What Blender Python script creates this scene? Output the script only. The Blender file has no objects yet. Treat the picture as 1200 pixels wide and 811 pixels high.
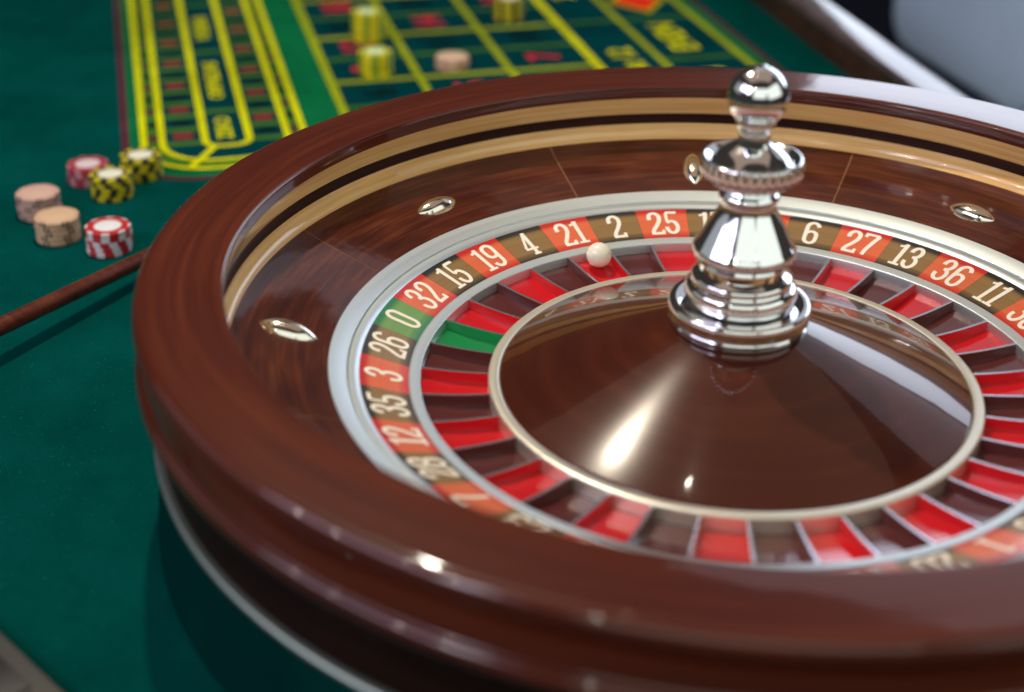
import bpy, bmesh, math, random
from mathutils import Vector, Matrix
random.seed(7)
PI = math.pi
R_ = math.radians
scene = bpy.context.scene
COL = scene.collection

# ------------------------------------------------------------------ camera
CAM_D, CAM_E, CAM_YAW, CAM_PITCH, CAM_ROLL, FOC = 1.02204, 0.431488, -0.169298, 0.500840, 0.010359, 52.283
cam_pos = Vector((0, -CAM_D*math.cos(CAM_E), CAM_D*math.sin(CAM_E)))
fwd = Vector((math.sin(CAM_YAW)*math.cos(CAM_PITCH), math.cos(CAM_YAW)*math.cos(CAM_PITCH), -math.sin(CAM_PITCH)))
rgt = fwd.cross(Vector((0, 0, 1))).normalized()
upv = rgt.cross(fwd)
r2 = rgt*math.cos(CAM_ROLL) + upv*math.sin(CAM_ROLL)
u2 = -rgt*math.sin(CAM_ROLL) + upv*math.cos(CAM_ROLL)
cd = bpy.data.cameras.new('camera')
cam = bpy.data.objects.new('camera', cd)
COL.objects.link(cam)
M = Matrix((r2, u2, -fwd)).transposed().to_4x4()
M.translation = cam_pos
cam.matrix_world = M
cd.sensor_width = 36
cd.lens = FOC
cd.clip_start = 0.02
cd.clip_end = 50
cd.dof.use_dof = True
cd.dof.focus_distance = 1.17
cd.dof.aperture_fstop = 2.7
scene.camera = cam

# ------------------------------------------------------------------ world + lamps
w = bpy.data.worlds.new('World')
scene.world = w
w.use_nodes = True
bg = w.node_tree.nodes['Background']
bg.inputs[0].default_value = (1.0, 0.86, 0.80, 1)
bg.inputs[1].default_value = 0.035

def area(name, az, el, dist, sx, sy, radiance, col, target=(0, 0, -0.08), shape='RECTANGLE', spread=180):
    l = bpy.data.lights.new(name, 'AREA')
    l.shape = shape
    l.size = sx
    l.size_y = sy
    a = sx*sy if shape == 'RECTANGLE' else PI*sx*sy/4
    l.energy = radiance*a*PI
    l.color = col
    l.spread = R_(spread)
    o = bpy.data.objects.new(name, l)
    COL.objects.link(o)
    t = Vector(target)
    d = Vector((math.cos(R_(az))*math.cos(R_(el)), math.sin(R_(az))*math.cos(R_(el)), math.sin(R_(el))))
    o.location = t + d*dist
    o.rotation_euler = (-d).to_track_quat('-Z', 'Y').to_euler()
    return o

# tall window on the far right: bright lower panes, dimmer upper panes
area('window_light', 64.6, 15, 4.6, 3.7, 1.5, 3.7, (0.76, 0.85, 1.0))
area('window_light_upper', 64.6, 33.5, 4.6, 3.7, 1.3, 0.50, (0.84, 0.86, 1.0))
# window front-left, behind the photographer
area('front_window_light', -147, 34, 3.2, 2.4, 1.1, 3.6, (0.78, 0.74, 1.0))
area('front_pane_light', -131, 36, 3.1, 0.26, 1.1, 9.0, (0.88, 0.92, 1.0))
# pale daylit wall side, right and behind the photographer
area('side_window_light', -22, 27, 4.0, 4.4, 2.8, 1.05, (0.95, 1.0, 0.93))
area('rear_wall_light', -84, 30, 4.0, 3.4, 2.6, 1.05, (0.95, 1.0, 0.93))
area('left_fill_light', 178, 22, 4.0, 2.6, 1.6, 0.35, (0.85, 0.92, 1.0))  # added fill from the left, lightens the dark parts of the turret
# ceiling of the hall, softly lit
area('ceiling_light', 100, 76, 2.6, 3.4, 2.8, 0.30, (1.0, 0.72, 0.55))
# hanging lamp and small ceiling spots
area('warm_lamp', 128.0, 59.6, 1.6, 0.045, 0.045, 2850.0, (1.0, 0.89, 0.70), target=(-0.0657, -0.1165, -0.0844), shape='ELLIPSE')
area('ceiling_spot', 108.2, 72.2, 2.5, 0.05, 0.05, 60, (1.0, 0.90, 0.74), target=(-0.0212, -0.1563, -0.0931), shape='ELLIPSE')
for az, el in ((-169, 32), (-161, 36), (-147, 41), (-137, 44), (-107, 50)):
    area('ceiling_spot', az, el, 2.7, 0.04, 0.04, 420, (1.0, 0.90, 0.74), target=(-0.2, -0.33, 0), shape='ELLIPSE')

scene.view_settings.view_transform = 'Standard'
scene.view_settings.look = 'None'
scene.view_settings.exposure = 0.0
scene.view_settings.gamma = 1.0
scene.view_settings.use_curve_mapping = False
scene.cycles.use_denoising = True

# ------------------------------------------------------------------ helpers
def tag(o, label=None, cat=None, group=None, kind=None):
    if label: o['label'] = label
    if cat: o['category'] = cat
    if group: o['group'] = group
    if kind: o['kind'] = kind
    return o

def empty(name, loc=(0, 0, 0)):
    o = bpy.data.objects.new(name, None)
    o.empty_display_size = 0.02
    COL.objects.link(o)
    o.location = loc
    return o

def link(name, me, mat=None, parent=None, loc=None, rot=None):
    o = bpy.data.objects.new(name, me)
    COL.objects.link(o)
    if mat is not None and not me.materials:
        me.materials.append(mat)
    if loc is not None: o.location = loc
    if rot is not None: o.rotation_euler = rot
    if parent is not None: o.parent = parent
    return o

def finish(me, ang=35, smooth=True):
    if smooth:
        me.polygons.foreach_set('use_smooth', [True]*len(me.polygons))
        me.set_sharp_from_angle(angle=R_(ang))
    me.update()
    return me

def pydata(name, v, f, smooth=True, ang=35, uv=None):
    me = bpy.data.meshes.new(name)
    me.from_pydata(v, [], f)
    if uv:
        lay = me.uv_layers.new(name='UVMap')
        for l in me.loops:
            lay.data[l.index].uv = uv[l.vertex_index]
    return finish(me, ang, smooth)

def lathe(name, prof, n=192, a0=0.0, a1=2*PI, mod=None, ang=35, closed=False):
    """revolve (r, z) pairs about Z; uv = (arc length round, arc length along profile)"""
    full = abs(a1-a0-2*PI) < 1e-6
    m = n+1
    prof = list(prof)
    if closed: prof = prof+[prof[0]]
    s = [0]
    for i in range(1, len(prof)):
        s.append(s[-1]+math.hypot(prof[i][0]-prof[i-1][0], prof[i][1]-prof[i-1][1]))
    rm = max(p[0] for p in prof)
    v, uv, f = [], [], []
    for j in range(m):
        a = a0+(a1-a0)*j/n
        for k, (r, z) in enumerate(prof):
            rr = mod(a, k, r) if mod else r
            v.append((rr*math.cos(a), rr*math.sin(a), z))
            uv.append((a*rm, s[k]))
    P = len(prof)
    for j in range(n):
        for k in range(P-1):
            f.append((j*P+k, (j+1)*P+k, (j+1)*P+k+1, j*P+k+1))
    me = bpy.data.meshes.new(name)
    me.from_pydata(v, [], f)
    lay = me.uv_layers.new(name='UVMap')
    for l in me.loops:
        lay.data[l.index].uv = uv[l.vertex_index]
    bm = bmesh.new()
    bm.from_mesh(me)
    bmesh.ops.remove_doubles(bm, verts=bm.verts, dist=1e-6)
    bmesh.ops.recalc_face_normals(bm, faces=bm.faces)
    bm.to_mesh(me)
    bm.free()
    return finish(me, ang)

def arc2(cx, cz, rx, rz, d0, d1, n=6):
    return [(cx+rx*math.cos(R_(d0+(d1-d0)*i/n)), cz+rz*math.sin(R_(d0+(d1-d0)*i/n))) for i in range(n+1)]

def box(name, x0, x1, y0, y1, z0, z1, bev=0.0, seg=2):
    bm = bmesh.new()
    bmesh.ops.create_cube(bm, size=1)
    for q in bm.verts:
        q.co = Vector(((x0+x1)/2+q.co.x*(x1-x0), (y0+y1)/2+q.co.y*(y1-y0), (z0+z1)/2+q.co.z*(z1-z0)))
    if bev > 0:
        bmesh.ops.bevel(bm, geom=list(bm.edges), offset=bev, segments=seg, affect='EDGES', profile=0.5)
    me = bpy.data.meshes.new(name)
    bm.to_mesh(me)
    bm.free()
    return finish(me, 40)

# ------------------------------------------------------------------ materials
def mat(name, col, rough=0.5, metal=0.0, coat=0.0, coat_r=0.03, ior=1.5, spec=0.5, sheen=0.0):
    m = bpy.data.materials.new(name)
    m.use_nodes = True
    b = m.node_tree.nodes['Principled BSDF']
    b.inputs['Base Color'].default_value = (*col, 1)
    b.inputs['Roughness'].default_value = rough
    b.inputs['Metallic'].default_value = metal
    b.inputs['Coat Weight'].default_value = coat
    b.inputs['Coat Roughness'].default_value = coat_r
    b.inputs['IOR'].default_value = ior
    b.inputs['Specular IOR Level'].default_value = spec
    b.inputs['Sheen Weight'].default_value = sheen
    return m

def nodes(m):
    nt = m.node_tree
    return nt, nt.nodes, nt.links, nt.nodes['Principled BSDF']

def ramp(nt, stops):
    r = nt.nodes.new('ShaderNodeValToRGB')
    e = r.color_ramp.elements
    while len(e) < len(stops): e.new(0.5)
    for x, (p, c) in zip(e, stops):
        x.position = p
        x.color = (*c, 1)
    return r

def wood(name, c0, c1, c2, su=6, sv=160, rough=0.35, coat=1.0, coat_r=0.04, bump=0.02, coords='UV'):
    m = mat(name, c1, rough, coat=coat, coat_r=coat_r, spec=0.10)
    nt, N, L, b = nodes(m)
    tc = N.new('ShaderNodeTexCoord')
    mp = N.new('ShaderNodeMapping')
    mp.inputs['Scale'].default_value = (su, sv, sv)
    L.new(tc.outputs[coords], mp.inputs[0])
    n1 = N.new('ShaderNodeTexNoise')
    n1.inputs['Scale'].default_value = 1.0
    n1.inputs['Detail'].default_value = 6
    n1.inputs['Distortion'].default_value = 0.6
    L.new(mp.outputs[0], n1.inputs['Vector'])
    mp2 = N.new('ShaderNodeMapping')
    mp2.inputs['Scale'].default_value = (su*0.8, sv*0.16, sv*0.16)
    L.new(tc.outputs[coords], mp2.inputs[0])
    n2 = N.new('ShaderNodeTexNoise')
    n2.inputs['Scale'].default_value = 1.0
    n2.inputs['Detail'].default_value = 3
    L.new(mp2.outputs[0], n2.inputs['Vector'])
    mx = N.new('ShaderNodeMath')
    mx.operation = 'MULTIPLY_ADD'
    mx.inputs[1].default_value = 0.55
    L.new(n1.outputs[0], mx.inputs[0])
    ml = N.new('ShaderNodeMath')
    ml.operation = 'MULTIPLY'
    ml.inputs[1].default_value = 0.45
    L.new(n2.outputs[0], ml.inputs[0])
    L.new(ml.outputs[0], mx.inputs[2])
    r = ramp(nt, ((0.34, c0), (0.5, c1), (0.66, c2)))
    L.new(mx.outputs[0], r.inputs[0])
    L.new(r.outputs[0], b.inputs['Base Color'])
    # hand-polished lacquer: faint waviness and smears
    n3 = N.new('ShaderNodeTexNoise')
    n3.inputs['Scale'].default_value = 26
    n3.inputs['Detail'].default_value = 4
    L.new(tc.outputs['Object'], n3.inputs['Vector'])
    mr = N.new('ShaderNodeMapRange')
    mr.inputs[3].default_value = coat_r*0.6
    mr.inputs[4].default_value = coat_r*2.2
    L.new(n3.outputs[0], mr.inputs[0])
    L.new(mr.outputs[0], b.inputs['Coat Roughness'])
    bp = N.new('ShaderNodeBump')
    bp.inputs['Strength'].default_value = bump
    bp.inputs['Distance'].default_value = 0.01
    n4 = N.new('ShaderNodeTexNoise')
    n4.inputs['Scale'].default_value = 34
    n4.inputs['Detail'].default_value = 2
    L.new(tc.outputs['Object'], n4.inputs['Vector'])
    L.new(n4.outputs[0], bp.inputs['Height'])
    L.new(bp.outputs[0], b.inputs['Coat Normal'])
    return m

def brushed(name, col, rough, sv=900, amt=0.12, metal=1.0):
    m = mat(name, col, rough, metal=metal)
    nt, N, L, b = nodes(m)
    tc = N.new('ShaderNodeTexCoord')
    mp = N.new('ShaderNodeMapping')
    mp.inputs['Scale'].default_value = (2, sv, sv)
    L.new(tc.outputs['UV'], mp.inputs[0])
    n1 = N.new('ShaderNodeTexNoise')
    n1.inputs['Scale'].default_value = 1
    n1.inputs['Detail'].default_value = 4
    L.new(mp.outputs[0], n1.inputs['Vector'])
    mr = N.new('ShaderNodeMapRange')
    mr.inputs[3].default_value = max(0.02, rough-amt)
    mr.inputs[4].default_value = rough+amt
    L.new(n1.outputs[0], mr.inputs[0])
    L.new(mr.outputs[0], b.inputs['Roughness'])
    return m

def felt_mat(name, col, var=0.25, bump=0.25):
    m = mat(name, col, 0.95, spec=0.0)
    nt, N, L, b = nodes(m)
    tc = N.new('ShaderNodeTexCoord')
    n1 = N.new('ShaderNodeTexNoise')
    n1.inputs['Scale'].default_value = 9
    n1.inputs['Detail'].default_value = 8
    n1.inputs['Roughness'].default_value = 0.65
    L.new(tc.outputs['Object'], n1.inputs['Vector'])
    r = ramp(nt, ((0.3, tuple(c*(1-var) for c in col)), (0.7, tuple(c*(1+var) for c in col))))
    L.new(n1.outputs[0], r.inputs[0])
    L.new(r.outputs[0], b.inputs['Base Color'])
    # lint: sparse pale fibres
    vo = N.new('ShaderNodeTexNoise')
    vo.inputs['Scale'].default_value = 420
    vo.inputs['Detail'].default_value = 1
    L.new(tc.outputs['Object'], vo.inputs['Vector'])
    lr = ramp(nt, ((0.70, (0, 0, 0)), (0.80, (1, 1, 1))))
    L.new(vo.outputs[0], lr.inputs[0])
    lm = N.new('ShaderNodeMix')
    lm.data_type = 'RGBA'
    lm.inputs[7].default_value = (*[min(1, c*2.2+0.004) for c in col], 1)
    L.new(lr.outputs[0], lm.inputs[0])
    L.new(r.outputs[0], lm.inputs[6])
    L.new(lm.outputs[2], b.inputs['Base Color'])
    n2 = N.new('ShaderNodeTexNoise')
    n2.inputs['Scale'].default_value = 900
    n2.inputs['Detail'].default_value = 2
    L.new(tc.outputs['Object'], n2.inputs['Vector'])
    bp = N.new('ShaderNodeBump')
    bp.inputs['Strength'].default_value = bump
    bp.inputs['Distance'].default_value = 0.0006
    L.new(n2.outputs[0], bp.inputs['Height'])
    L.new(bp.outputs[0], b.inputs['Normal'])
    return m

def enamel(name, col, smear, rough=0.28, coat=0.6, amt=0.55):
    """painted number ring: blur of the spinning digits coloured in as concentric streaks mid-panel (uv v = 0..1 across)"""
    m = mat(name, col, rough, coat=coat, coat_r=0.08)
    nt, N, L, b = nodes(m)
    tc = N.new('ShaderNodeTexCoord')
    mp = N.new('ShaderNodeMapping')
    mp.inputs['Scale'].default_value = (0.6, 140, 1)
    L.new(tc.outputs['UV'], mp.inputs[0])
    n1 = N.new('ShaderNodeTexNoise')
    n1.inputs['Scale'].default_value = 1
    n1.inputs['Detail'].default_value = 3
    L.new(mp.outputs[0], n1.inputs['Vector'])
    sx = N.new('ShaderNodeSeparateXYZ')
    L.new(tc.outputs['UV'], sx.inputs[0])
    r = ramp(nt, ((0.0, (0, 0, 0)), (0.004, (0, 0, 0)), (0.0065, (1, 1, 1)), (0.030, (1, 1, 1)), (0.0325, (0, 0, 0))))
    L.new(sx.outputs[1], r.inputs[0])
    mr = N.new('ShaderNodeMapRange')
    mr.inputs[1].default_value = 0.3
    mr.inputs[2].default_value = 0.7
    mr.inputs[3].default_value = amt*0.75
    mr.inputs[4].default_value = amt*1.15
    L.new(n1.outputs[0], mr.inputs[0])
    ml = N.new('ShaderNodeMath')
    ml.operation = 'MULTIPLY'
    L.new(r.outputs[0], ml.inputs[0])
    L.new(mr.outputs[0], ml.inputs[1])
    mix = N.new('ShaderNodeMix')
    mix.data_type = 'RGBA'
    mix.inputs[6].default_value = (*col, 1)
    mix.inputs[7].default_value = (*smear, 1)  # paler band: smear of the spinning digits mixed into the paint colour
    L.new(ml.outputs[0], mix.inputs[0])
    L.new(mix.outputs[2], b.inputs['Base Color'])
    return m

MAHOG = wood('mahogany', (0.056, 0.0080, 0.0034), (0.084, 0.0132, 0.0052), (0.122, 0.0235, 0.0080), su=5, sv=170)
APRON = wood('apron_veneer', (0.040, 0.0065, 0.0035), (0.078, 0.0150, 0.0065), (0.150, 0.038, 0.013), su=14, sv=260)
CONEW = wood('cone_wood', (0.048, 0.0090, 0.0044), (0.062, 0.0122, 0.0054), (0.086, 0.0185, 0.0075), su=5, sv=70, rough=0.18, coat_r=0.028, bump=0.010)
CONEW.node_tree.nodes['Principled BSDF'].inputs['Specular IOR Level'].default_value = 0.16
CONEW.node_tree.nodes['Principled BSDF'].inputs['Coat IOR'].default_value = 1.42
DARKW = wood('dark_ebony', (0.014, 0.004, 0.003), (0.026, 0.007, 0.005), (0.045, 0.013, 0.008), su=5, sv=140, coat=0.15, coat_r=0.3)
COVE = wood('cove_wood_shaded', (0.006, 0.002, 0.002), (0.011, 0.004, 0.003), (0.016, 0.006, 0.004), su=5, sv=90, coat=0.08, coat_r=0.2)  # near-black: the shade of the recess is put into the wood colour
MAPLE = wood('maple_inlay', (0.66, 0.37, 0.125), (0.82, 0.50, 0.185), (0.90, 0.61, 0.27), su=9, sv=300, coat_r=0.06)
SEAMW = mat('seam_inlay', (0.30, 0.14, 0.05), 0.4, coat=0.8)
CHROME = mat('chrome', (0.90, 0.92, 0.92), 0.07, metal=1.0)
def smudge(m, lo, hi, sc=60):
    nt, N, L, b = nodes(m)
    tc = N.new('ShaderNodeTexCoord')
    n1 = N.new('ShaderNodeTexNoise')
    n1.inputs['Scale'].default_value = sc
    n1.inputs['Detail'].default_value = 6
    n1.inputs['Roughness'].default_value = 0.7
    L.new(tc.outputs['Object'], n1.inputs['Vector'])
    mr = N.new('ShaderNodeMapRange')
    mr.inputs[1].default_value = 0.35
    mr.inputs[2].default_value = 0.7
    mr.inputs[3].default_value = lo
    mr.inputs[4].default_value = hi
    L.new(n1.outputs[0], mr.inputs[0])
    L.new(mr.outputs[0], b.inputs['Roughness'])
smudge(CHROME, 0.045, 0.13)
NICKEL = mat('nickel', (0.88, 0.84, 0.72), 0.13, metal=1.0)
ALU = brushed('brushed_aluminium', (0.74, 0.83, 0.86), 0.42, metal=0.92)
BRASS = brushed('pale_brass', (0.90, 0.87, 0.74), 0.38, metal=0.85)
STEEL = mat('divider_steel', (0.84, 0.91, 1.0), 0.26, metal=1.0)
GAPM = mat('dark_gap', (0.01, 0.01, 0.01), 0.7)
TRIM = brushed('trim_metal', (0.38, 0.44, 0.39), 0.45)
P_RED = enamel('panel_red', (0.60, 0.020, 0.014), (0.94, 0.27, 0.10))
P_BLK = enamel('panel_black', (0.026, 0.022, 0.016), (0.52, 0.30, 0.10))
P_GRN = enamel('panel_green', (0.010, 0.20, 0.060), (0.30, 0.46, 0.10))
CREAM = mat('numeral_cream', (0.97, 0.90, 0.76), 0.4)
F_RED = mat('pocket_red', (0.62, 0.010, 0.016), 0.22, coat=0.7, coat_r=0.05)
F_BLK = mat('pocket_black', (0.110, 0.024, 0.022), 0.22, coat=0.7, coat_r=0.05)
F_GRN = mat('pocket_green', (0.010, 0.26, 0.07), 0.22, coat=0.7, coat_r=0.05)
IVORY = mat('ivory_ball', (0.92, 0.88, 0.70), 0.22, coat=0.5)
FELT = felt_mat('felt_teal', (0.0006, 0.058, 0.051))
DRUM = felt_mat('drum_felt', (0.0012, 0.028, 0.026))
PR_GREEN = felt_mat('print_green', (0.004, 0.130, 0.046))
PR_CELL = felt_mat('print_cell', (0.001, 0.040, 0.046))
PR_YEL = felt_mat('print_yellow', (0.60, 0.63, 0.004))
PR_OLIVE = felt_mat('print_olive', (0.30, 0.37, 0.010))
PR_DIM = felt_mat('print_dim_green', (0.050, 0.150, 0.022))
PR_RED = felt_mat('print_red', (0.55, 0.030, 0.050))
PR_DRED = felt_mat('print_dark_red', (0.24, 0.030, 0.032))
PR_HOT = felt_mat('print_bright_red', (0.85, 0.035, 0.015))
PR_MAROON = felt_mat('print_maroon', (0.095, 0.020, 0.040))
PR_BLACK = felt_mat('print_black', (0.004, 0.016, 0.020))
RAILW = wood('rail_wood', (0.030, 0.008, 0.005), (0.060, 0.017, 0.010), (0.090, 0.030, 0.016), su=3, sv=60, coords='Object')
ROD = wood('rod_wood', (0.07, 0.014, 0.008), (0.11, 0.024, 0.012), (0.16, 0.04, 0.02), su=40, sv=200, coords='Object', coat=0.5, coat_r=0.15)

# ------------------------------------------------------------------ the table (large structure first)
ZT = -0.175                                   # height of the felt
CX = Vector((math.cos(R_(24)), math.sin(R_(24)), 0))     # across the layout (towards the rail)
DX = Vector((-math.sin(R_(24)), math.cos(R_(24)), 0))    # along the layout
def st(s, t, z=0.0):
    p = CX*s+DX*t
    return (p.x, p.y, ZT+z)

floor = link('floor', pydata('floor', [(-6, -6, -0.93), (6, -6, -0.93), (6, 9, -0.93), (-6, 9, -0.93)], [(0, 1, 2, 3)]),
             felt_mat('carpet_dark', (0.010, 0.010, 0.014)))
tag(floor, kind='structure')

table = empty('roulette_table', (0, 0, -0.93))
tag(table, 'long roulette table covered in dark teal felt with a wooden rail', 'table')
def tpart(name, me, m, par=None):
    o = link(name, me, m)
    o.parent = par or table
    if par is None:
        o.matrix_parent_inverse = Matrix.Translation((0, 0, 0.93))
    return o
fv = [st(-1.7, -1.5), st(0.44, -1.5), st(0.58, 3.2), st(-1.7, 3.2)]
fv2 = [(x, y, z-0.05) for x, y, z in fv]
felt = tpart('felt', pydata('felt', fv+fv2, [(0, 1, 2, 3), (7, 6, 5, 4), (0, 4, 5, 1), (1, 5, 6, 2), (2, 6, 7, 3), (3, 7, 4, 0)], smooth=False), FELT)
# rail: a wall of wood with a rounded, lacquered cap
def extrude_st(name, prof, t0, t1, n=1, ang=35):
    v, f, uv = [], [], []
    P = len(prof)
    for j in range(n+1):
        t = t0+(t1-t0)*j/n
        for (s, z) in prof:
            v.append(st(s+0.03*(t-0.95), t, z))
    for j in range(n):
        for k in range(P-1):
            f.append((j*P+k, (j+1)*P+k, (j+1)*P+k+1, j*P+k+1))
    f.append(tuple(range(P)))
    f.append(tuple(range(n*P+P-1, n*P-1, -1)))
    me = pydata(name, v, f, ang=ang)
    bm = bmesh.new(); bm.from_mesh(me); bmesh.ops.recalc_face_normals(bm, faces=bm.faces); bm.to_mesh(me); bm.free()
    return finish(me, ang)
wallp = [(0.488, 0.0005), (0.488, 0.034), (0.531, 0.034), (0.531, -0.09), (0.5305, -0.0905), (0.5305, 0.0005)]
tpart('rail_wall', extrude_st('rail_wall', wallp, -1.5, 3.2), RAILW)
capp = [(0.486, 0.0345)]+arc2(0.491, 0.0395, 0.006, 0.005, 200, 90, 6)+[(0.510, 0.0455)]+arc2(0.529, 0.0395, 0.006, 0.005, 90, -20, 6)+[(0.533, 0.0345)]
RAILCAP = wood('rail_cap_wood', (0.05, 0.03, 0.03), (0.09, 0.06, 0.06), (0.12, 0.08, 0.08), su=3, sv=40, coords='Object', coat_r=0.06)
tpart('rail_cap', extrude_st('rail_cap', capp, -1.5, 3.2), RAILCAP)
for (s, t) in ((-1.5, -1.3), (0.40, -1.3), (-1.5, 3.0), (0.40, 3.0)):
    p = st(s, t)
    tpart('leg', lathe('table_leg', [(0.001, 0.0), (0.07, 0.0), (0.06, 0.03), (0.045, 0.1), (0.05, 0.6), (0.06, 0.70), (0.001, 0.702)], n=24), RAILW).location = (p[0], p[1], -0.929)

# printed layout on the felt: ribbons and sheets, fractions of a millimetre above it
def ribbon(name, pts, width, z, m, closed=False, par=felt):
    P = [Vector((a, b)) for a, b in pts]
    n = len(P)
    v, f = [], []
    for i in range(n):
        a = P[i-1] if (i > 0 or closed) else P[i]
        b = P[(i+1) % n] if (i < n-1 or closed) else P[i]
        d1 = (P[i]-a); d2 = (b-P[i])
        if d1.length < 1e-9: d1 = d2
        if d2.length < 1e-9: d2 = d1
        d1 = d1.normalized(); d2 = d2.normalized()
        t = (d1+d2).normalized()
        nn = Vector((-t.y, t.x))
        k = max(0.5, t.dot(d1))
        for sg in (-1, 1):
            q = P[i]+nn*(sg*width/2/k)
            v.append(st(q.x, q.y, z))
    for i in range(n if closed else n-1):
        j = (i+1) % n
        f.append((2*i, 2*j, 2*j+1, 2*i+1))
    return tpart(name, pydata(name, v, f, smooth=False), m, par)

def sheet(name, s0, s1, t0, t1, z, m, par=felt):
    return tpart(name, pydata(name, [st(s0, t0, z), st(s1, t0, z), st(s1, t1, z), st(s0, t1, z)], [(0, 1, 2, 3)], smooth=False), m, par)

LX = dict(L0=-0.412, L1=-0.392, L2=-0.372, L3=-0.325, L4=-0.276, L5=-0.233, L6=-0.214, L7=-0.160, L8=-0.049, L9=0.069, L10=0.184, L11=0.271, L12=0.380, L13=0.408)
T1 = 2.3
def upath(sa, sb, te, rad, t1=T1, n=10):
    """from (sa, t1) down, round two corners at te, up at sb"""
    a = [(sa, t1)]+[(sa, te+rad+(t1-te-rad)*k/6) for k in range(5, -1, -1)]
    a += [(sa+rad-rad*math.cos(R_(90*i/n)), te+rad-rad*math.sin(R_(90*i/n))) for i in range(1, n+1)]
    b = [(sb+sa-x, y) for x, y in reversed(a)]
    return a+b
def ufill(name, sa, sb, te, rad, z, m):
    pts = upath(sa, sb, te, rad)
    return tpart(name, pydata(name, [st(a, b, z) for a, b in pts], [tuple(range(len(pts)))], smooth=False), m, felt)
ufill('layout_border', -0.408, 0.404, 0.655, 0.075, 0.0003, PR_GREEN)
ribbon('layout_line', upath(-0.412, 0.408, 0.650, 0.08), 0.008, 0.0004, PR_MAROON)
ufill('layout_track', LX['L1'], LX['L6'], 0.674, 0.072, 0.0006, PR_DIM)
ufill('layout_track', LX['L2']+0.002, LX['L5']-0.002, 0.697, 0.058, 0.0008, PR_CELL)
ufill('layout_track', LX['L3'], LX['L4'], 0.738, 0.018, 0.0010, PR_CELL)
# racetrack cells: cross lines, red and black boxes
k = 0
t = 0.755
redflip = 0
while t < T1-0.05:
    for (sa, sb) in ((LX['L2'], LX['L3']), (LX['L4'], LX['L5'])):
        ribbon('layout_line', [(sa+0.004, t), (sb-0.004, t)], 0.013, 0.0012, PR_DIM)
        mid = (sa+sb)/2
        odd = (k + (0 if sa < -0.3 else 1)) % 2 == 0
        sheet('layout_box', mid-0.011, mid+0.011, t+0.015, t+0.0315, 0.0013, PR_DRED if odd else PR_BLACK)
    for (sa, sb) in ((LX['L1'], LX['L2']), (LX['L5'], LX['L6'])):
        sheet('layout_box', (sa+sb)/2-0.005, (sa+sb)/2+0.005, t+0.014, t+0.032, 0.0013, PR_MAROON if k % 2 == 0 else PR_BLACK)
    t += 0.0445
    k += 1
ribbon('layout_line', [(-0.316, 0.738), (-0.347, 0.677)], 0.008, 0.0017, PR_YEL)
for tt in (0.854, 1.085, 1.31):
    ribbon('layout_line', [(LX['L3'], tt), (LX['L4'], tt)], 0.012, 0.0014, PR_DIM)
ribbon('layout_line', upath(LX['L1'], LX['L6'], 0.674, 0.072), 0.0076, 0.0016, PR_YEL)
ribbon('layout_line', upath(LX['L2'], LX['L5'], 0.697, 0.058), 0.0076, 0.0015, PR_YEL)
ribbon('layout_line', upath(LX['L3'], LX['L4'], 0.738, 0.018), 0.0082, 0.0018, PR_YEL)
# main grid
G0 = 0.740
ROWS = [G0+0.0925*i for i in range(13)]
sheet('layout_grid', LX['L7'], LX['L12'], G0, ROWS[-1], 0.0006, PR_CELL)
for i, tt in enumerate(ROWS):
    ribbon('layout_line', [(LX['L7'], tt), (LX['L10'], tt)], 0.0115, 0.0010, PR_DIM if i % 2 else PR_OLIVE)
for tt in ROWS[::4]:
    ribbon('layout_line', [(LX['L10'], tt), (LX['L11'], tt)], 0.010, 0.0010, PR_DIM)
for tt in ROWS[::2]:
    ribbon('layout_line', [(LX['L11'], tt), (LX['L12'], tt)], 0.010, 0.0011, PR_DIM)
for nm, wd, m in (('L7', 0.0105, PR_OLIVE), ('L8', 0.0095, PR_OLIVE), ('L9', 0.0095, PR_OLIVE), ('L10', 0.012, PR_YEL), ('L11', 0.009, PR_OLIVE), ('L12', 0.0105, PR_OLIVE)):
    ribbon('layout_line', [(LX[nm], G0-0.005), (LX[nm], ROWS[-1]+0.005)], wd, 0.0013, m)

def text_mesh(txt, size, sx=1.0):
    c = bpy.data.curves.new('lettering', 'FONT')
    c.body = txt
    c.size = size
    c.align_x = 'CENTER'
    c.align_y = 'CENTER'
    c.offset = size*0.028
    c.resolution_u = 3
    o = bpy.data.objects.new('lettering_tmp', c)
    COL.objects.link(o)
    dg = bpy.context.evaluated_depsgraph_get()
    dg.update()
    me = bpy.data.meshes.new_from_object(o.evaluated_get(dg))
    bpy.data.objects.remove(o)
    if sx != 1.0:
        me.transform(Matrix.Diagonal((sx, 1, 1, 1)))
    return me
TROT = Matrix((DX, -CX, Vector((0, 0, 1)))).transposed().to_euler()      # reads along the table, foot towards the rail
def lettering(txt, s, t, size, m, z=0.0018, sx=1.0, name='lettering'):
    me = text_mesh(txt, size, sx)
    me.materials.clear()
    o = tpart(name, me, m, felt)
    o.location = st(s, t, z)
    o.rotation_euler = TROT
    return o
lettering('ZERO', -0.301, 0.795, 0.024, PR_YEL, sx=1.15)
lettering('ORPHELINS', -0.301, 0.968, 0.024, PR_YEL, sx=1.15)
lettering('VOISINS', -0.301, 1.192, 0.026, PR_YEL, sx=1.15)
lettering('EVEN', 0.322, 1.018, 0.052, PR_YEL)
lettering('1st 12', 0.230, 0.925, 0.046, PR_YEL)
lettering('1-18', 0.322, 0.832, 0.050, PR_YEL)
lettering('2nd 12', 0.230, 1.295, 0.046, PR_YEL)
REDS = {1, 3, 5, 7, 9, 12, 14, 16, 18, 19, 21, 23, 25, 27, 30, 32, 34, 36}
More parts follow.
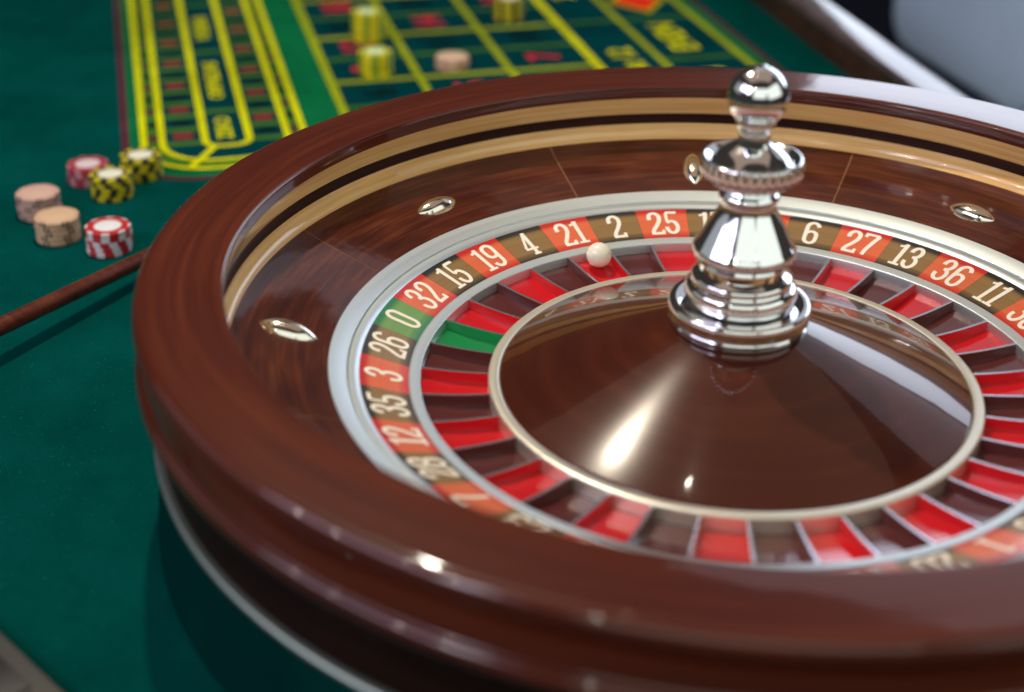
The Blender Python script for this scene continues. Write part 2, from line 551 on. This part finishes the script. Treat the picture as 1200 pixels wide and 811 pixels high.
for i in range(8):
    for j, (sa, sb) in enumerate(((LX['L9'], LX['L10']), (LX['L8'], LX['L9']), (LX['L7'], LX['L8']))):
        num = 3*i+j+1
        lettering(str(num), (sa+sb)/2, ROWS[i]+0.046, 0.058, PR_RED if num in REDS else PR_BLACK, name='numeral')
# red diamond in its cell
dm = [(0.300, 1.203), (0.343, 1.265-0.01), (0.343-0.0, 1.145), (0.300, 1.14)]
ds, dt = 0.326, 1.196
tpart('layout_diamond', pydata('layout_diamond', [st(ds-0.046, dt, 0.0016), st(ds, dt-0.064, 0.0016), st(ds+0.046, dt, 0.0016), st(ds, dt+0.064, 0.0016)], [(0, 1, 2, 3)], smooth=False), PR_OLIVE, felt)
tpart('layout_diamond', pydata('layout_diamond', [st(ds-0.036, dt, 0.0020), st(ds, dt-0.050, 0.0020), st(ds+0.036, dt, 0.0020), st(ds, dt+0.050, 0.0020)], [(0, 1, 2, 3)], smooth=False), PR_HOT, felt)

# ------------------------------------------------------------------ the bowl of the wheel
bowl = empty('roulette_bowl', (0, 0, ZT))
tag(bowl, 'round mahogany roulette bowl with maple inlay rings and polished rim', 'roulette bowl')
def bpart(name, me, m, par=None):
    o = link(name, me, m)
    o.parent = par or bowl
    if par is None:
        o.location = (0, 0, -ZT)
    return o
rim_prof = [(0.3492, -0.0118), (0.3480, -0.0075)] + arc2(0.3506, -0.0024, 0.0032, 0.0028, 205, 95, 8) + \
    [(0.3512, 0.00045), (0.3520, 0.0005), (0.3750, 0.0005), (0.3972, 0.0005), (0.3979, 0.0005)] + arc2(0.3982, -0.0072, 0.0072, 0.0077, 89, -45, 18) + \
    [(0.3990, -0.0148), (0.3945, -0.0158), (0.3935, -0.0185), (0.3945, -0.0212), (0.3990, -0.0222), (0.4005, -0.0270), (0.4012, -0.0340), (0.4022, -0.0378)] + arc2(0.4022, -0.0438, 0.0052, 0.0056, 80, -75, 12) + \
    [(0.3990, -0.0508), (0.3970, -0.0515)]
bpart('rim', lathe('rim', rim_prof, n=256, ang=50), MAHOG)
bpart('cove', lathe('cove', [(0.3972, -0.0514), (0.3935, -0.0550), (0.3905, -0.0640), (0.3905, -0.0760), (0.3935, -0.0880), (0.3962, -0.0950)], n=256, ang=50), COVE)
bpart('upper_inlay', lathe('upper_inlay', [(0.3490, -0.0116), (0.3520, -0.0190), (0.3560, -0.0285)], n=256), MAPLE)
bpart('dark_inlay', lathe('dark_inlay', [(0.3563, -0.0283), (0.3566, -0.0330), (0.3556, -0.0378)], n=256), DARKW)
bpart('lower_inlay', lathe('lower_inlay', [(0.3552, -0.0374), (0.3550, -0.0420), (0.3530, -0.0480), (0.3505, -0.0500), (0.3490, -0.0503)], n=256), MAPLE)
# apron: eight veneer segments with thin pale seams
bpart('seam_ring', lathe('seam_ring', [(0.3495, -0.0506), (0.3450, -0.0525), (0.3360, -0.0565), (0.3100, -0.0649), (0.2838, -0.0735)], n=256), SEAMW)
gap = 0.0005/0.31
seg_me = lathe('bowl_segment', [(0.3492, -0.0502), (0.3450, -0.0522), (0.3360, -0.0562), (0.3100, -0.0646), (0.2838, -0.0732)], n=40, a0=gap, a1=PI/4-gap)
for i in range(8):
    o = bpart('bowl_segment', seg_me, APRON)
    o.rotation_euler = (0, 0, R_(165.6-45*i))
bpart('bowl_ring', lathe('bowl_ring', [(0.2842, -0.0738), (0.2836, -0.0731), (0.2724, -0.0772)]+arc2(0.2718, -0.0780, 0.0006, 0.0006, 70, 180, 3)+[(0.2711, -0.090)], n=256), ALU)
bpart('gap_ring', lathe('gap_ring', [(0.2720, -0.0840), (0.2690, -0.0840)], n=128), GAPM)
# boat-shaped metal deflectors
def deflector_mesh():
    nu, nv = 20, 10
    Lh, W, Hh = 0.0215, 0.0095, 0.0076
    v, f = [], []
    for i in range(nu+1):
        u = -1+2*i/nu
        wd = W*(1-abs(u)**2.5)**0.85+0.0002
        hh = Hh*(1-abs(u)**2.0)**0.8+0.0001
        for j in range(nv+1):
            x = -1+2*j/nv
            v.append((Lh*u, wd*x, -0.0012+hh*(1-abs(x)**2.2)**0.75))
    for i in range(nu):
        for j in range(nv):
            a = i*(nv+1)+j
            f.append((a, a+nv+1, a+nv+2, a+1))
    return pydata('deflector', v, f, ang=60)
dme = deflector_mesh()
sl = math.atan2(0.0338, 0.1)
for i in range(8):
    a = R_(189.5-45.1*i)
    rad_ = 0.3125
    rx = Vector((math.cos(a), math.sin(a), 0))
    slope = math.atan((0.0646-0.0562)/(0.336-0.310)*1.0)
    er = (rx*math.cos(slope)+Vector((0, 0, 1))*math.sin(slope))
    et = Vector((-math.sin(a), math.cos(a), 0))
    en = er.cross(et)
    if i % 2 == 0: mm = Matrix((er, et, en))
    else: mm = Matrix((et, -er, en))
    o = bpart('deflector', dme, NICKEL)
    o.location = (rx.x*rad_, rx.y*rad_, -ZT-0.0638+0.0004)
    o.rotation_euler = mm.transposed().to_euler()
# foot of the bowl
bpart('foot_trim', lathe('foot_trim', [(0.3945, -0.0948)]+arc2(0.3986, -0.0985, 0.0030, 0.0029, 90, -90, 8)+[(0.3870, -0.1022)], n=256), TRIM)
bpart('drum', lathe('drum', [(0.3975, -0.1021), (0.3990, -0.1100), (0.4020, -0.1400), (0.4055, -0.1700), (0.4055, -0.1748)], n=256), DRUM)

# ------------------------------------------------------------------ the rotor
rotor = empty('roulette_rotor', (0, 0, -0.115))
tag(rotor, 'spinning numbered roulette rotor with chrome turret and dark wooden cone', 'roulette rotor')
def rpart(name, me, m, par=None):
    o = link(name, me, m)
    o.parent = par or rotor
    if par is None:
        o.location = (0, 0, 0.115)
    return o
ORDER = [0, 32, 15, 19, 4, 21, 2, 25, 17, 34, 6, 27, 13, 36, 11, 30, 8, 23, 10, 5, 24, 16, 33, 1, 20, 14, 31, 9, 22, 18, 29, 7, 28, 12, 35, 3, 26]
STEP = 2*PI/37
A0 = R_(174.5)
rpart('outer_ring', lathe('outer_ring', [(0.2703, -0.0900)]+arc2(0.2697, -0.0790, 0.0006, 0.0006, 0, 90, 3)+[(0.2634, -0.0806), (0.2628, -0.0814)], n=256), ALU)
rpart('inner_ring', lathe('inner_ring', [(0.2292, -0.0926)]+[(0.2284, -0.0921), (0.2220, -0.0936)]+arc2(0.2215, -0.0944, 0.0007, 0.0007, 80, 180, 3)+[(0.2207, -0.1030)], n=256), ALU)
RO, ZO, RI, ZI = 0.2631, -0.0814, 0.2289, -0.0926
pan_prof = [(RO, ZO), (0.2545, ZO+(ZI-ZO)*(RO-0.2545)/(RO-RI)), (RI, ZI)]
def panel_mesh(nm):
    return lathe(nm, pan_prof, n=8, a0=-STEP/2+0.0003, a1=STEP/2-0.0003)
pans = {'r': panel_mesh('number_panel'), 'b': panel_mesh('number_panel'), 'g': panel_mesh('number_panel')}
pmat = {'r': P_RED, 'b': P_BLK, 'g': P_GRN}
rpart('backing_ring', lathe('backing_ring', [(RO, ZO-0.0008), (RI, ZI-0.0008)], n=128), GAPM)

# stroke digits, slab style, in a box 0.5 wide and 1 high
def arc(cx, cy, rx, ry, a, b, n=12):
    return [(cx+rx*math.cos(R_(a+(b-a)*i/n)), cy+ry*math.sin(R_(a+(b-a)*i/n))) for i in range(n+1)]
def stadium(cx, y0, y1, rx, ry):
    return arc(cx, y1-ry, rx, ry, 0, 180)+arc(cx, y0+ry, rx, ry, 180, 360)+[(cx+rx, y1-ry)]
W1, W2 = 0.135, 0.085
DIG = {
    0: [(stadium(0.25, 0.05, 0.95, 0.175, 0.20), W1)],
    1: [([(0.29, 0.03), (0.29, 0.97)], W1), ([(0.30, 0.95), (0.22, 0.86), (0.10, 0.82)], W2), ([(0.10, 0.05), (0.47, 0.05)], W2)],
    2: [([(0.09, 0.66), (0.075, 0.74)]+arc(0.245, 0.745, 0.165, 0.20, 175, -15, 14)+[(0.39, 0.60), (0.28, 0.40), (0.15, 0.22), (0.09, 0.06)], W1), ([(0.05, 0.055), (0.46, 0.055), (0.46, 0.20)], W2+0.02), ([(0.065, 0.72), (0.155, 0.72)], 0.10)],
    3: [([(0.09, 0.70)]+arc(0.24, 0.74, 0.155, 0.205, 175, -70, 14)+[(0.20, 0.525)], W1), ([(0.20, 0.525)]+arc(0.24, 0.285, 0.18, 0.235, 80, -175, 14)+[(0.07, 0.32)], W1)],
    4: [([(0.33, 0.03), (0.33, 0.97)], W1), ([(0.32, 0.95), (0.06, 0.30)], W2+0.01), ([(0.03, 0.27), (0.50, 0.27)], W2), ([(0.20, 0.045), (0.46, 0.045)], W2)],
    5: [([(0.44, 0.95), (0.10, 0.95)], W2+0.02), ([(0.11, 0.95), (0.10, 0.53)], W2+0.01), ([(0.10, 0.54)]+arc(0.24, 0.31, 0.18, 0.26, 125, -170, 16)+[(0.065, 0.32)], W1)],
    6: [(stadium(0.25, 0.05, 0.56, 0.175, 0.17), W1), ([(0.075, 0.25), (0.075, 0.70)]+arc(0.25, 0.74, 0.175, 0.205, 180, 10, 12), W1)],
    7: [([(0.05, 0.80), (0.05, 0.94), (0.45, 0.94)], W2+0.02), ([(0.44, 0.94), (0.33, 0.60), (0.25, 0.30), (0.22, 0.03)], W1)],
    8: [(stadium(0.25, 0.52, 0.95, 0.155, 0.17), W1), (stadium(0.25, 0.05, 0.53, 0.175, 0.18), W1)],
}
DIG[9] = [([(0.5-x, 1-y) for x, y in pl], wd) for pl, wd in DIG[6]]
NH = 0.0268
NR0 = 0.2328
def numeral_mesh(num):
    txt = str(num)
    adv = {c: (0.40 if c == '1' else 0.54) for c in '0123456789'}
    tot = sum(adv[c] for c in txt)
    x0 = -tot/2
    v, f = [], []
    lift = 0.0003
    def put(x, y, z):
        r = NR0+y*NH
        a = -(x*NH*0.98)/0.2465
        zz = ZO+(ZI-ZO)*(RO-r)/(RO-RI)+z
        v.append((r*math.cos(a), r*math.sin(a), zz))
    for c in txt:
        off = -0.05 if c == '1' else 0.02
        for pl, wd in DIG[int(c)]:
            # resample long straight runs
            P = [Vector(pl[0])]
            for q in pl[1:]:
                q = Vector(q)
                d = (q-P[-1]).length
                if d < 1e-5: continue
                n = max(1, int(d/0.12))
                s0 = P[-1].copy()
                for i in range(1, n+1): P.append(s0+(q-s0)*i/n)
            b = len(v)
            for i in range(len(P)):
                d1 = (P[i]-P[i-1]) if i > 0 else (P[1]-P[0])
                d2 = (P[i+1]-P[i]) if i < len(P)-1 else d1
                d1 = d1.normalized(); d2 = d2.normalized()
                tt = d1+d2
                tt = tt.normalized() if tt.length > 1e-6 else d1
                nn = Vector((-tt.y, tt.x))
                k = max(0.6, tt.dot(d1))
                # contrast: strokes running sideways are thinner
                ww = wd*(0.72+0.28*abs(tt.y)) if wd > 0.12 else wd
                for sg in (-1, 1):
                    q = P[i]+nn*(sg*ww/2/k)
                    put(x0+off+q.x, q.y, lift)
            for i in range(len(P)-1):
                f.append((b+2*i, b+2*i+1, b+2*i+3, b+2*i+2))
            lift += 0.00003
        x0 += adv[c]
    me = pydata('numeral', v, f, smooth=False)
    return me

# pockets
PO, PI_ = 0.2206, 0.1740
ZPO, ZPI = -0.1012, -0.1075
fl = {k_: lathe('pocket_floor', [(PO+0.0006, ZPO), ((PO+PI_)/2, (ZPO+ZPI)/2-0.0012), (PI_-0.0015, ZPI)], n=6, a0=-STEP/2, a1=STEP/2) for k_ in 'rbg'}
fmat = {'r': F_RED, 'b': F_BLK, 'g': F_GRN}
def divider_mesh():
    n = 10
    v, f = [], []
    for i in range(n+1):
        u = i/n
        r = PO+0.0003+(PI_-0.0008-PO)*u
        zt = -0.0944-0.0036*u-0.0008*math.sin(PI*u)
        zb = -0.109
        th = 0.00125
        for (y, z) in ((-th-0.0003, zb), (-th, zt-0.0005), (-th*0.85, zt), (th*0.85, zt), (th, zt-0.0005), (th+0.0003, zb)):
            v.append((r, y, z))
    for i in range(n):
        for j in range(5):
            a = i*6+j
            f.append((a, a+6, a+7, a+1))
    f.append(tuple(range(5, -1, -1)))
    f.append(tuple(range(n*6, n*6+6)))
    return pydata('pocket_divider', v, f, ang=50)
dvs = {}
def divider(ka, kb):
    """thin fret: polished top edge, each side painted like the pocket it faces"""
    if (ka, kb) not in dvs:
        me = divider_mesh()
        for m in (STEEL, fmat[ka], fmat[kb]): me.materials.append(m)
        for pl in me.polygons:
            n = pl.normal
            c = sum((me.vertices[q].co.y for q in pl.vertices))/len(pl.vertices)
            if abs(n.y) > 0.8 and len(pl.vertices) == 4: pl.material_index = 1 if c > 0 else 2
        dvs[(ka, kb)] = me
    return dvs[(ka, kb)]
def kcol(num): return 'g' if num == 0 else ('r' if num in REDS else 'b')
POFF = R_(-0.9)
for i, num in enumerate(ORDER):
    a = A0-STEP*i
    k_ = 'g' if num == 0 else ('r' if num in REDS else 'b')
    o = rpart('number_panel', pans[k_], pmat[k_])
    o.rotation_euler = (0, 0, a)
    q = link('numeral', numeral_mesh(num), CREAM, o)
    o2 = rpart('pocket_floor', fl[k_], fmat[k_])
    o2.rotation_euler = (0, 0, a+POFF)
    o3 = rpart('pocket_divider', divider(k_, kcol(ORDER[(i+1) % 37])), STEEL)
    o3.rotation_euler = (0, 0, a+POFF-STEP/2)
rpart('cone_ring', lathe('cone_ring', [(0.1734, -0.1105), (0.1732, -0.0985)]+arc2(0.1714, -0.0976, 0.0018, 0.0016, 0, 90, 5)+[(0.1668, -0.0958), (0.1655, -0.0964)], n=256), BRASS)
cone_prof = [(0.1654, -0.0968), (0.1650, -0.09585), (0.1645, -0.0955), (0.1635, -0.0951), (0.1400, -0.0868), (0.1050, -0.0742), (0.0700, -0.0616), (0.0445, -0.05235), (0.0440, -0.0522), (0.0300, -0.0515)]
rpart('cone', lathe('cone', cone_prof, n=256, ang=50), CONEW)

# turret
tur_prof = [(0.0370, -0.0352), (0.0372, -0.0335)]+arc2(0.0345, -0.0265, 0.0040, 0.0062, -50, 60, 6)+[(0.0345, -0.0200)] + \
    arc2(0.0315, -0.0165, 0.0032, 0.0035, -40, 70, 5)+[(0.0292, -0.0100), (0.0285, -0.0070), (0.0295, -0.0048), (0.0325, -0.0020)] + \
    arc2(0.0318, 0.0040, 0.0034, 0.0050, -55, 62, 7)+[(0.0300, 0.0145), (0.0245, 0.0245), (0.0195, 0.0330), (0.0183, 0.0370), (0.0186, 0.0395)] + \
    arc2(0.0182, 0.0428, 0.0022, 0.0030, -60, 60, 5)+[(0.0175, 0.0470)]
turret = rpart('turret', lathe('turret', tur_prof, n=128, ang=28), CHROME)
rpart('base_flange', lathe('base_flange', [(0.0440, -0.0523), (0.0468, -0.0520)]+[(0.0478, -0.0505), (0.0480, -0.0480), (0.0470, -0.0470), (0.0484, -0.0455)]+arc2(0.0465, -0.0380, 0.0025, 0.0035, -30, 90, 6)+[(0.0420, -0.0347), (0.0395, -0.0355), (0.0365, -0.0358)], n=160), CHROME, turret)
def knurl(a, k_, r):
    if 3 <= k_ <= 6:
        return r+0.0009*math.cos(34*a)
    return r
collar_prof = [(0.0174, 0.0466), (0.0205, 0.0490), (0.0275, 0.0540), (0.0312, 0.0570), (0.0328, 0.0600), (0.0334, 0.0640), (0.0332, 0.0678)] + \
    arc2(0.0316, 0.0692, 0.0017, 0.0017, 10, 120, 5)+[(0.0285, 0.0690), (0.0268, 0.0680), (0.0250, 0.0694), (0.0225, 0.0728), (0.0170, 0.0764), (0.0128, 0.0792)]
rpart('knurled_collar', lathe('knurled_collar', collar_prof, n=272, mod=knurl, ang=40), CHROME, turret)
fin_prof = [(0.0129, 0.0790), (0.0108, 0.0815), (0.0102, 0.0845), (0.0104, 0.0880), (0.0122, 0.0915), (0.0128, 0.0935)] + arc2(0.0, 0.1112, 0.0199, 0.0199, -50, 78, 18)+[(0.0042, 0.1312), (0.0036, 0.1320), (0.0001, 0.1322)]
rpart('finial', lathe('finial', fin_prof, n=96, ang=28), CHROME, turret)
for o in turret.children:
    o.location = (0, 0, 0)

# ball
bm = bmesh.new()
bmesh.ops.create_uvsphere(bm, u_segments=48, v_segments=32, radius=0.0104)
me = bpy.data.meshes.new('roulette_ball'); bm.to_mesh(me); bm.free(); finish(me)
ang = R_(123.95)
ball = link('roulette_ball', me, IVORY, loc=(0.2090*math.cos(ang), 0.2090*math.sin(ang), -0.0918))
tag(ball, 'small ivory ball resting in the pocket below number 21', 'ball')

# ------------------------------------------------------------------ chips
CR, CT = 0.0212, 0.0046
def chip_body():
    b = 0.0008
    return lathe('chip_body', [(0.0001, 0.0), (CR-b, 0.0), (CR, b), (CR, CT-b), (CR-b, CT), (0.0001, CT)], n=40, ang=30)
def chip_spots(n, width, depth, sub=1, sep=0.0, ph=0.0):
    """wedges let into the edge, folding over onto both faces, a hair proud"""
    v, f = [], []
    e = 0.00012
    for i in range(n):
        for k_ in range(sub):
            c = 2*PI*i/n+ph+(k_-(sub-1)/2)*sep
            m = 3
            base = len(v)
            pr = [(CR-depth, CT+e), (CR-0.0005, CT+e), (CR+e, CT-0.0004), (CR+e, 0.0004), (CR-0.0005, -0*e+0.00002), (CR-depth, 0.00002)]
            for j in range(m+1):
                a = c-width/2+width*j/m
                for r, z in pr: v.append((r*math.cos(a), r*math.sin(a), z))
            for j in range(m):
                for q in range(4):
                    a = base+j*6+q
                    f.append((a, a+6, a+7, a+1))
    return pydata('edge_spots', v, f, ang=30)
def disc(name, r, z, n=32):
    return lathe(name, [(0.0001, z+0.00025), (r-0.0004, z+0.00025), (r, z+0.00005)], n=n)
def cm(name, c, r=0.45): return mat(name, c, r, spec=0.4)
KIND = {
    'beige': (cm('chip_beige', (0.60, 0.40, 0.25)), cm('chip_dark_dash', (0.06, 0.05, 0.035)), cm('chip_beige_face', (0.66, 0.45, 0.29)), chip_spots(6, 0.085, 0.0016, 2, 0.19), 0.0165),
    'pink beige': (cm('chip_pink', (0.58, 0.36, 0.29)), cm('chip_grey_dash', (0.09, 0.07, 0.07)), cm('chip_pink_face', (0.64, 0.42, 0.34)), chip_spots(6, 0.085, 0.0016, 2, 0.19), 0.0165),
    'red': (cm('chip_red', (0.50, 0.020, 0.028)), cm('chip_white', (0.74, 0.70, 0.70)), cm('chip_face_white', (0.80, 0.80, 0.82)), chip_spots(8, 0.36, 0.0022), 0.0128),
    'dull red': (cm('chip_dull_red', (0.36, 0.03, 0.05)), cm('chip_dull_pink', (0.50, 0.26, 0.29)), cm('chip_face_pale', (0.66, 0.58, 0.60)), chip_spots(8, 0.30, 0.0022), 0.0128),
    'yellow': (cm('chip_black', (0.022, 0.022, 0.016)), cm('chip_yellow', (0.58, 0.50, 0.008)), cm('chip_face_cream', (0.78, 0.78, 0.62)), chip_spots(8, 0.42, 0.0060), 0.0128),
    'lime': (cm('chip_green', (0.22, 0.34, 0.01)), cm('chip_lime', (0.74, 0.62, 0.01)), cm('chip_face_green', (0.66, 0.84, 0.46)), chip_spots(6, 0.60, 0.0060), 0.0128),
    'peach': (cm('chip_peach', (0.62, 0.42, 0.28)), cm('chip_peach_pink', (0.60, 0.26, 0.20)), cm('chip_peach_face', (0.70, 0.50, 0.36)), chip_spots(6, 0.22, 0.0020), 0.0165),
}
CB = {k_: chip_body() for k_ in KIND}
CI = {k_: disc('chip_inlay', KIND[k_][4], CT) for k_ in KIND}
ORD = ['topmost', 'second from the top', 'third from the top', 'fourth from the top', 'fifth from the top', 'sixth from the top', 'seventh from the top', 'eighth from the top']
def stack(x, y, n, kind, what, where, jitter=0.0006, aligned=False, z0=None):
    b_, s_, i_, sm, ri = KIND[kind]
    ph = random.uniform(0, 6.28)
    for k_ in range(n):
        o = empty('casino_chip', (x+random.uniform(-jitter, jitter), y+random.uniform(-jitter, jitter), (ZT if z0 is None else z0)+0.0004+k_*(CT+0.0003)))
        o.rotation_euler = (0, 0, ph+(random.uniform(-0.06, 0.06) if aligned else random.uniform(0, 6.28)))
        link('chip_body', CB[kind], b_, o)
        link('edge_spots', sm, s_, o)
        link('inlay', CI[kind], i_, o)
        place = ORD[n-1-k_]
        if k_ == 0 and n > 1: place = 'lowest'
        tag(o, f'{what} chip, {place} {"in" if place=="lowest" else "of" if place=="topmost" else "in"} {where}', 'chip', where.replace('the ', 'chips in the ', 1))
stack(-0.652, 0.287, 5, 'beige', 'beige dashed', 'the front beige stack')
stack(-0.695, 0.336, 5, 'pink beige', 'pinkish beige', 'the leftmost stack on the felt')
stack(-0.594, 0.273, 5, 'red', 'red and white', 'the red stack beside the rake')
stack(-0.644, 0.396, 5, 'yellow', 'yellow and black', 'the nearer yellow stack')
stack(-0.635, 0.452, 5, 'yellow', 'yellow and black', 'the yellow stack at the layout corner')
stack(-0.684, 0.428, 4, 'dull red', 'dull red', 'the red stack behind yellow chips')
for s, t, n, kind, what, where in ((-0.087, 1.092, 8, 'lime', 'lime and yellow', 'the tall lime stack'), (-0.100, 0.948, 6, 'lime', 'lime and yellow', 'the short lime stack'),
                                   (0.122, 1.150, 6, 'yellow', 'yellow and olive', 'the yellow stack on the grid'), (-0.001, 0.953, 3, 'peach', 'peach', 'the low peach stack')):
    p = st(s, t)
    stack(p[0], p[1], n, kind, what, where, aligned=True, z0=ZT+0.0016)

# ------------------------------------------------------------------ croupier's rake
rake = empty('croupier_rake', (-0.66, -0.11, ZT))
tag(rake, 'slim reddish brown wooden rake handle lying beside the wheel', 'rake')
pa = Vector((-0.593, 0.063, -0.1475)); pb = Vector((-0.537, 0.222, -0.1560))
dr = (pb-pa)
p0 = pa-dr*1.3; p1 = pb+dr*1.15
ax = (p1-p0).normalized()
ln = (p1-p0).length
hm = lathe('handle', [(0.0001, 0), (0.0062, 0.0), (0.0074, 0.006), (0.0074, ln*0.5), (0.0070, ln-0.012), (0.0064, ln-0.003), (0.0001, ln)], n=32)
o = link('handle', hm, ROD, rake)
o.location = p0-Vector((-0.66, -0.11, ZT))
o.rotation_euler = ax.to_track_quat('Z', 'Y').to_euler()
o = link('blade', box('blade', -0.11, 0.11, -0.006, 0.006, 0.0, 0.052, 0.003), ROD, rake)
o.location = (p0.x+0.66, p0.y+0.11, 0.0005)
o.rotation_euler = (0, 0, math.atan2(ax.y, ax.x)-PI/2)

# ------------------------------------------------------------------ dark tray at the near left corner
tray = empty('chip_tray', (-0.45, -0.35, ZT+0.0005))
tag(tray, 'dark grey tray corner at the lower left edge of the table', 'tray')
tdir = math.atan2(-0.327+0.281, -0.36+0.425)
GREY = mat('tray_grey', (0.050, 0.048, 0.044), 0.5)
GREY2 = mat('tray_slot', (0.012, 0.012, 0.014), 0.5)
# local frame: x along the visible edge, y towards the back edge (the edge itself at y = 0)
e0 = Vector((-0.392, -0.304, ZT))
o = link('tray_base', box('tray_base', -0.16, 0.16, -0.20, 0.0, 0.0, 0.012, 0.002), GREY, tray)
o.location = e0-tray.location; o.rotation_euler = (0, 0, tdir)
for k_ in range(5):
    q = link('tray_slot', box('tray_slot', -0.15+0.062*k_, -0.15+0.062*k_+0.045, -0.18, -0.012, 0.0121, 0.0135, 0.0006), GREY2, tray)
    q.location = e0-tray.location; q.rotation_euler = (0, 0, tdir)

# ------------------------------------------------------------------ chair beyond the rail
chair = empty('chair', (0, 0, -0.93))
tag(chair, 'pale blue padded chair beyond the table rail, top right', 'chair')
PALE = felt_mat('pale_blue_fabric', (0.54, 0.72, 0.96), var=0.05, bump=0.1)
PALE2 = felt_mat('pale_grey_piping', (0.50, 0.55, 0.56), var=0.05, bump=0.1)
CHDARK = mat('chair_dark', (0.012, 0.012, 0.014), 0.5)
def rounded_panel(name, w_, h_, th, rad):
    pts = []
    for cx, cz, a in ((w_/2-rad, h_-rad, 0), (-w_/2+rad, h_-rad, 90), (-w_/2+rad, rad, 180), (w_/2-rad, rad, 270)):
        for i in range(9):
            b = R_(a+90*i/8)
            pts.append((cx+rad*math.cos(b), cz+rad*math.sin(b)))
    bm = bmesh.new()
    vs = [bm.verts.new((x, -th/2, z)) for x, z in pts]
    fc = bm.faces.new(vs)
    ex = bmesh.ops.extrude_face_region(bm, geom=[fc])
    for q in ex['geom']:
        if isinstance(q, bmesh.types.BMVert): q.co.y += th
    bmesh.ops.recalc_face_normals(bm, faces=bm.faces)
    ed = [e for e in bm.edges if e.calc_face_angle(0) > 1.0]
    bmesh.ops.bevel(bm, geom=ed, offset=th*0.38, segments=4, affect='EDGES', profile=0.5)
    me = bpy.data.meshes.new(name); bm.to_mesh(me); bm.free()
    return finish(me, 50)
crot = (0, 0, R_(24-90))
def cpt(s, t, z):
    p = CX*s+DX*t
    return (p.x, p.y, z+0.93)
o = link('backrest', rounded_panel('backrest', 0.50, 0.48, 0.07, 0.075), PALE, chair)
o.location = cpt(1.0, 1.37, -0.405); o.rotation_euler = crot
for t_ in (1.22, 1.52):
    o = link('back_post', box('back_post', -0.015, 0.015, -0.012, 0.012, 0.0, 0.20, 0.004), CHDARK, chair)
    o.location = cpt(1.005, t_, -0.55); o.rotation_euler = crot
o = link('seat', box('seat', -0.24, 0.24, -0.22, 0.22, 0, 0.07, 0.02), CHDARK, chair)
o.location = cpt(0.78, 1.37, -0.56); o.rotation_euler = crot
for s_, t_ in ((0.6, 1.17), (0.6, 1.57), (0.97, 1.17), (0.97, 1.57)):
    o = link('leg', lathe('chair_leg', [(0.0001, 0), (0.014, 0), (0.018, 0.38), (0.0001, 0.381)], n=16), CHDARK, chair)
    o.location = cpt(s_, t_, -0.93)
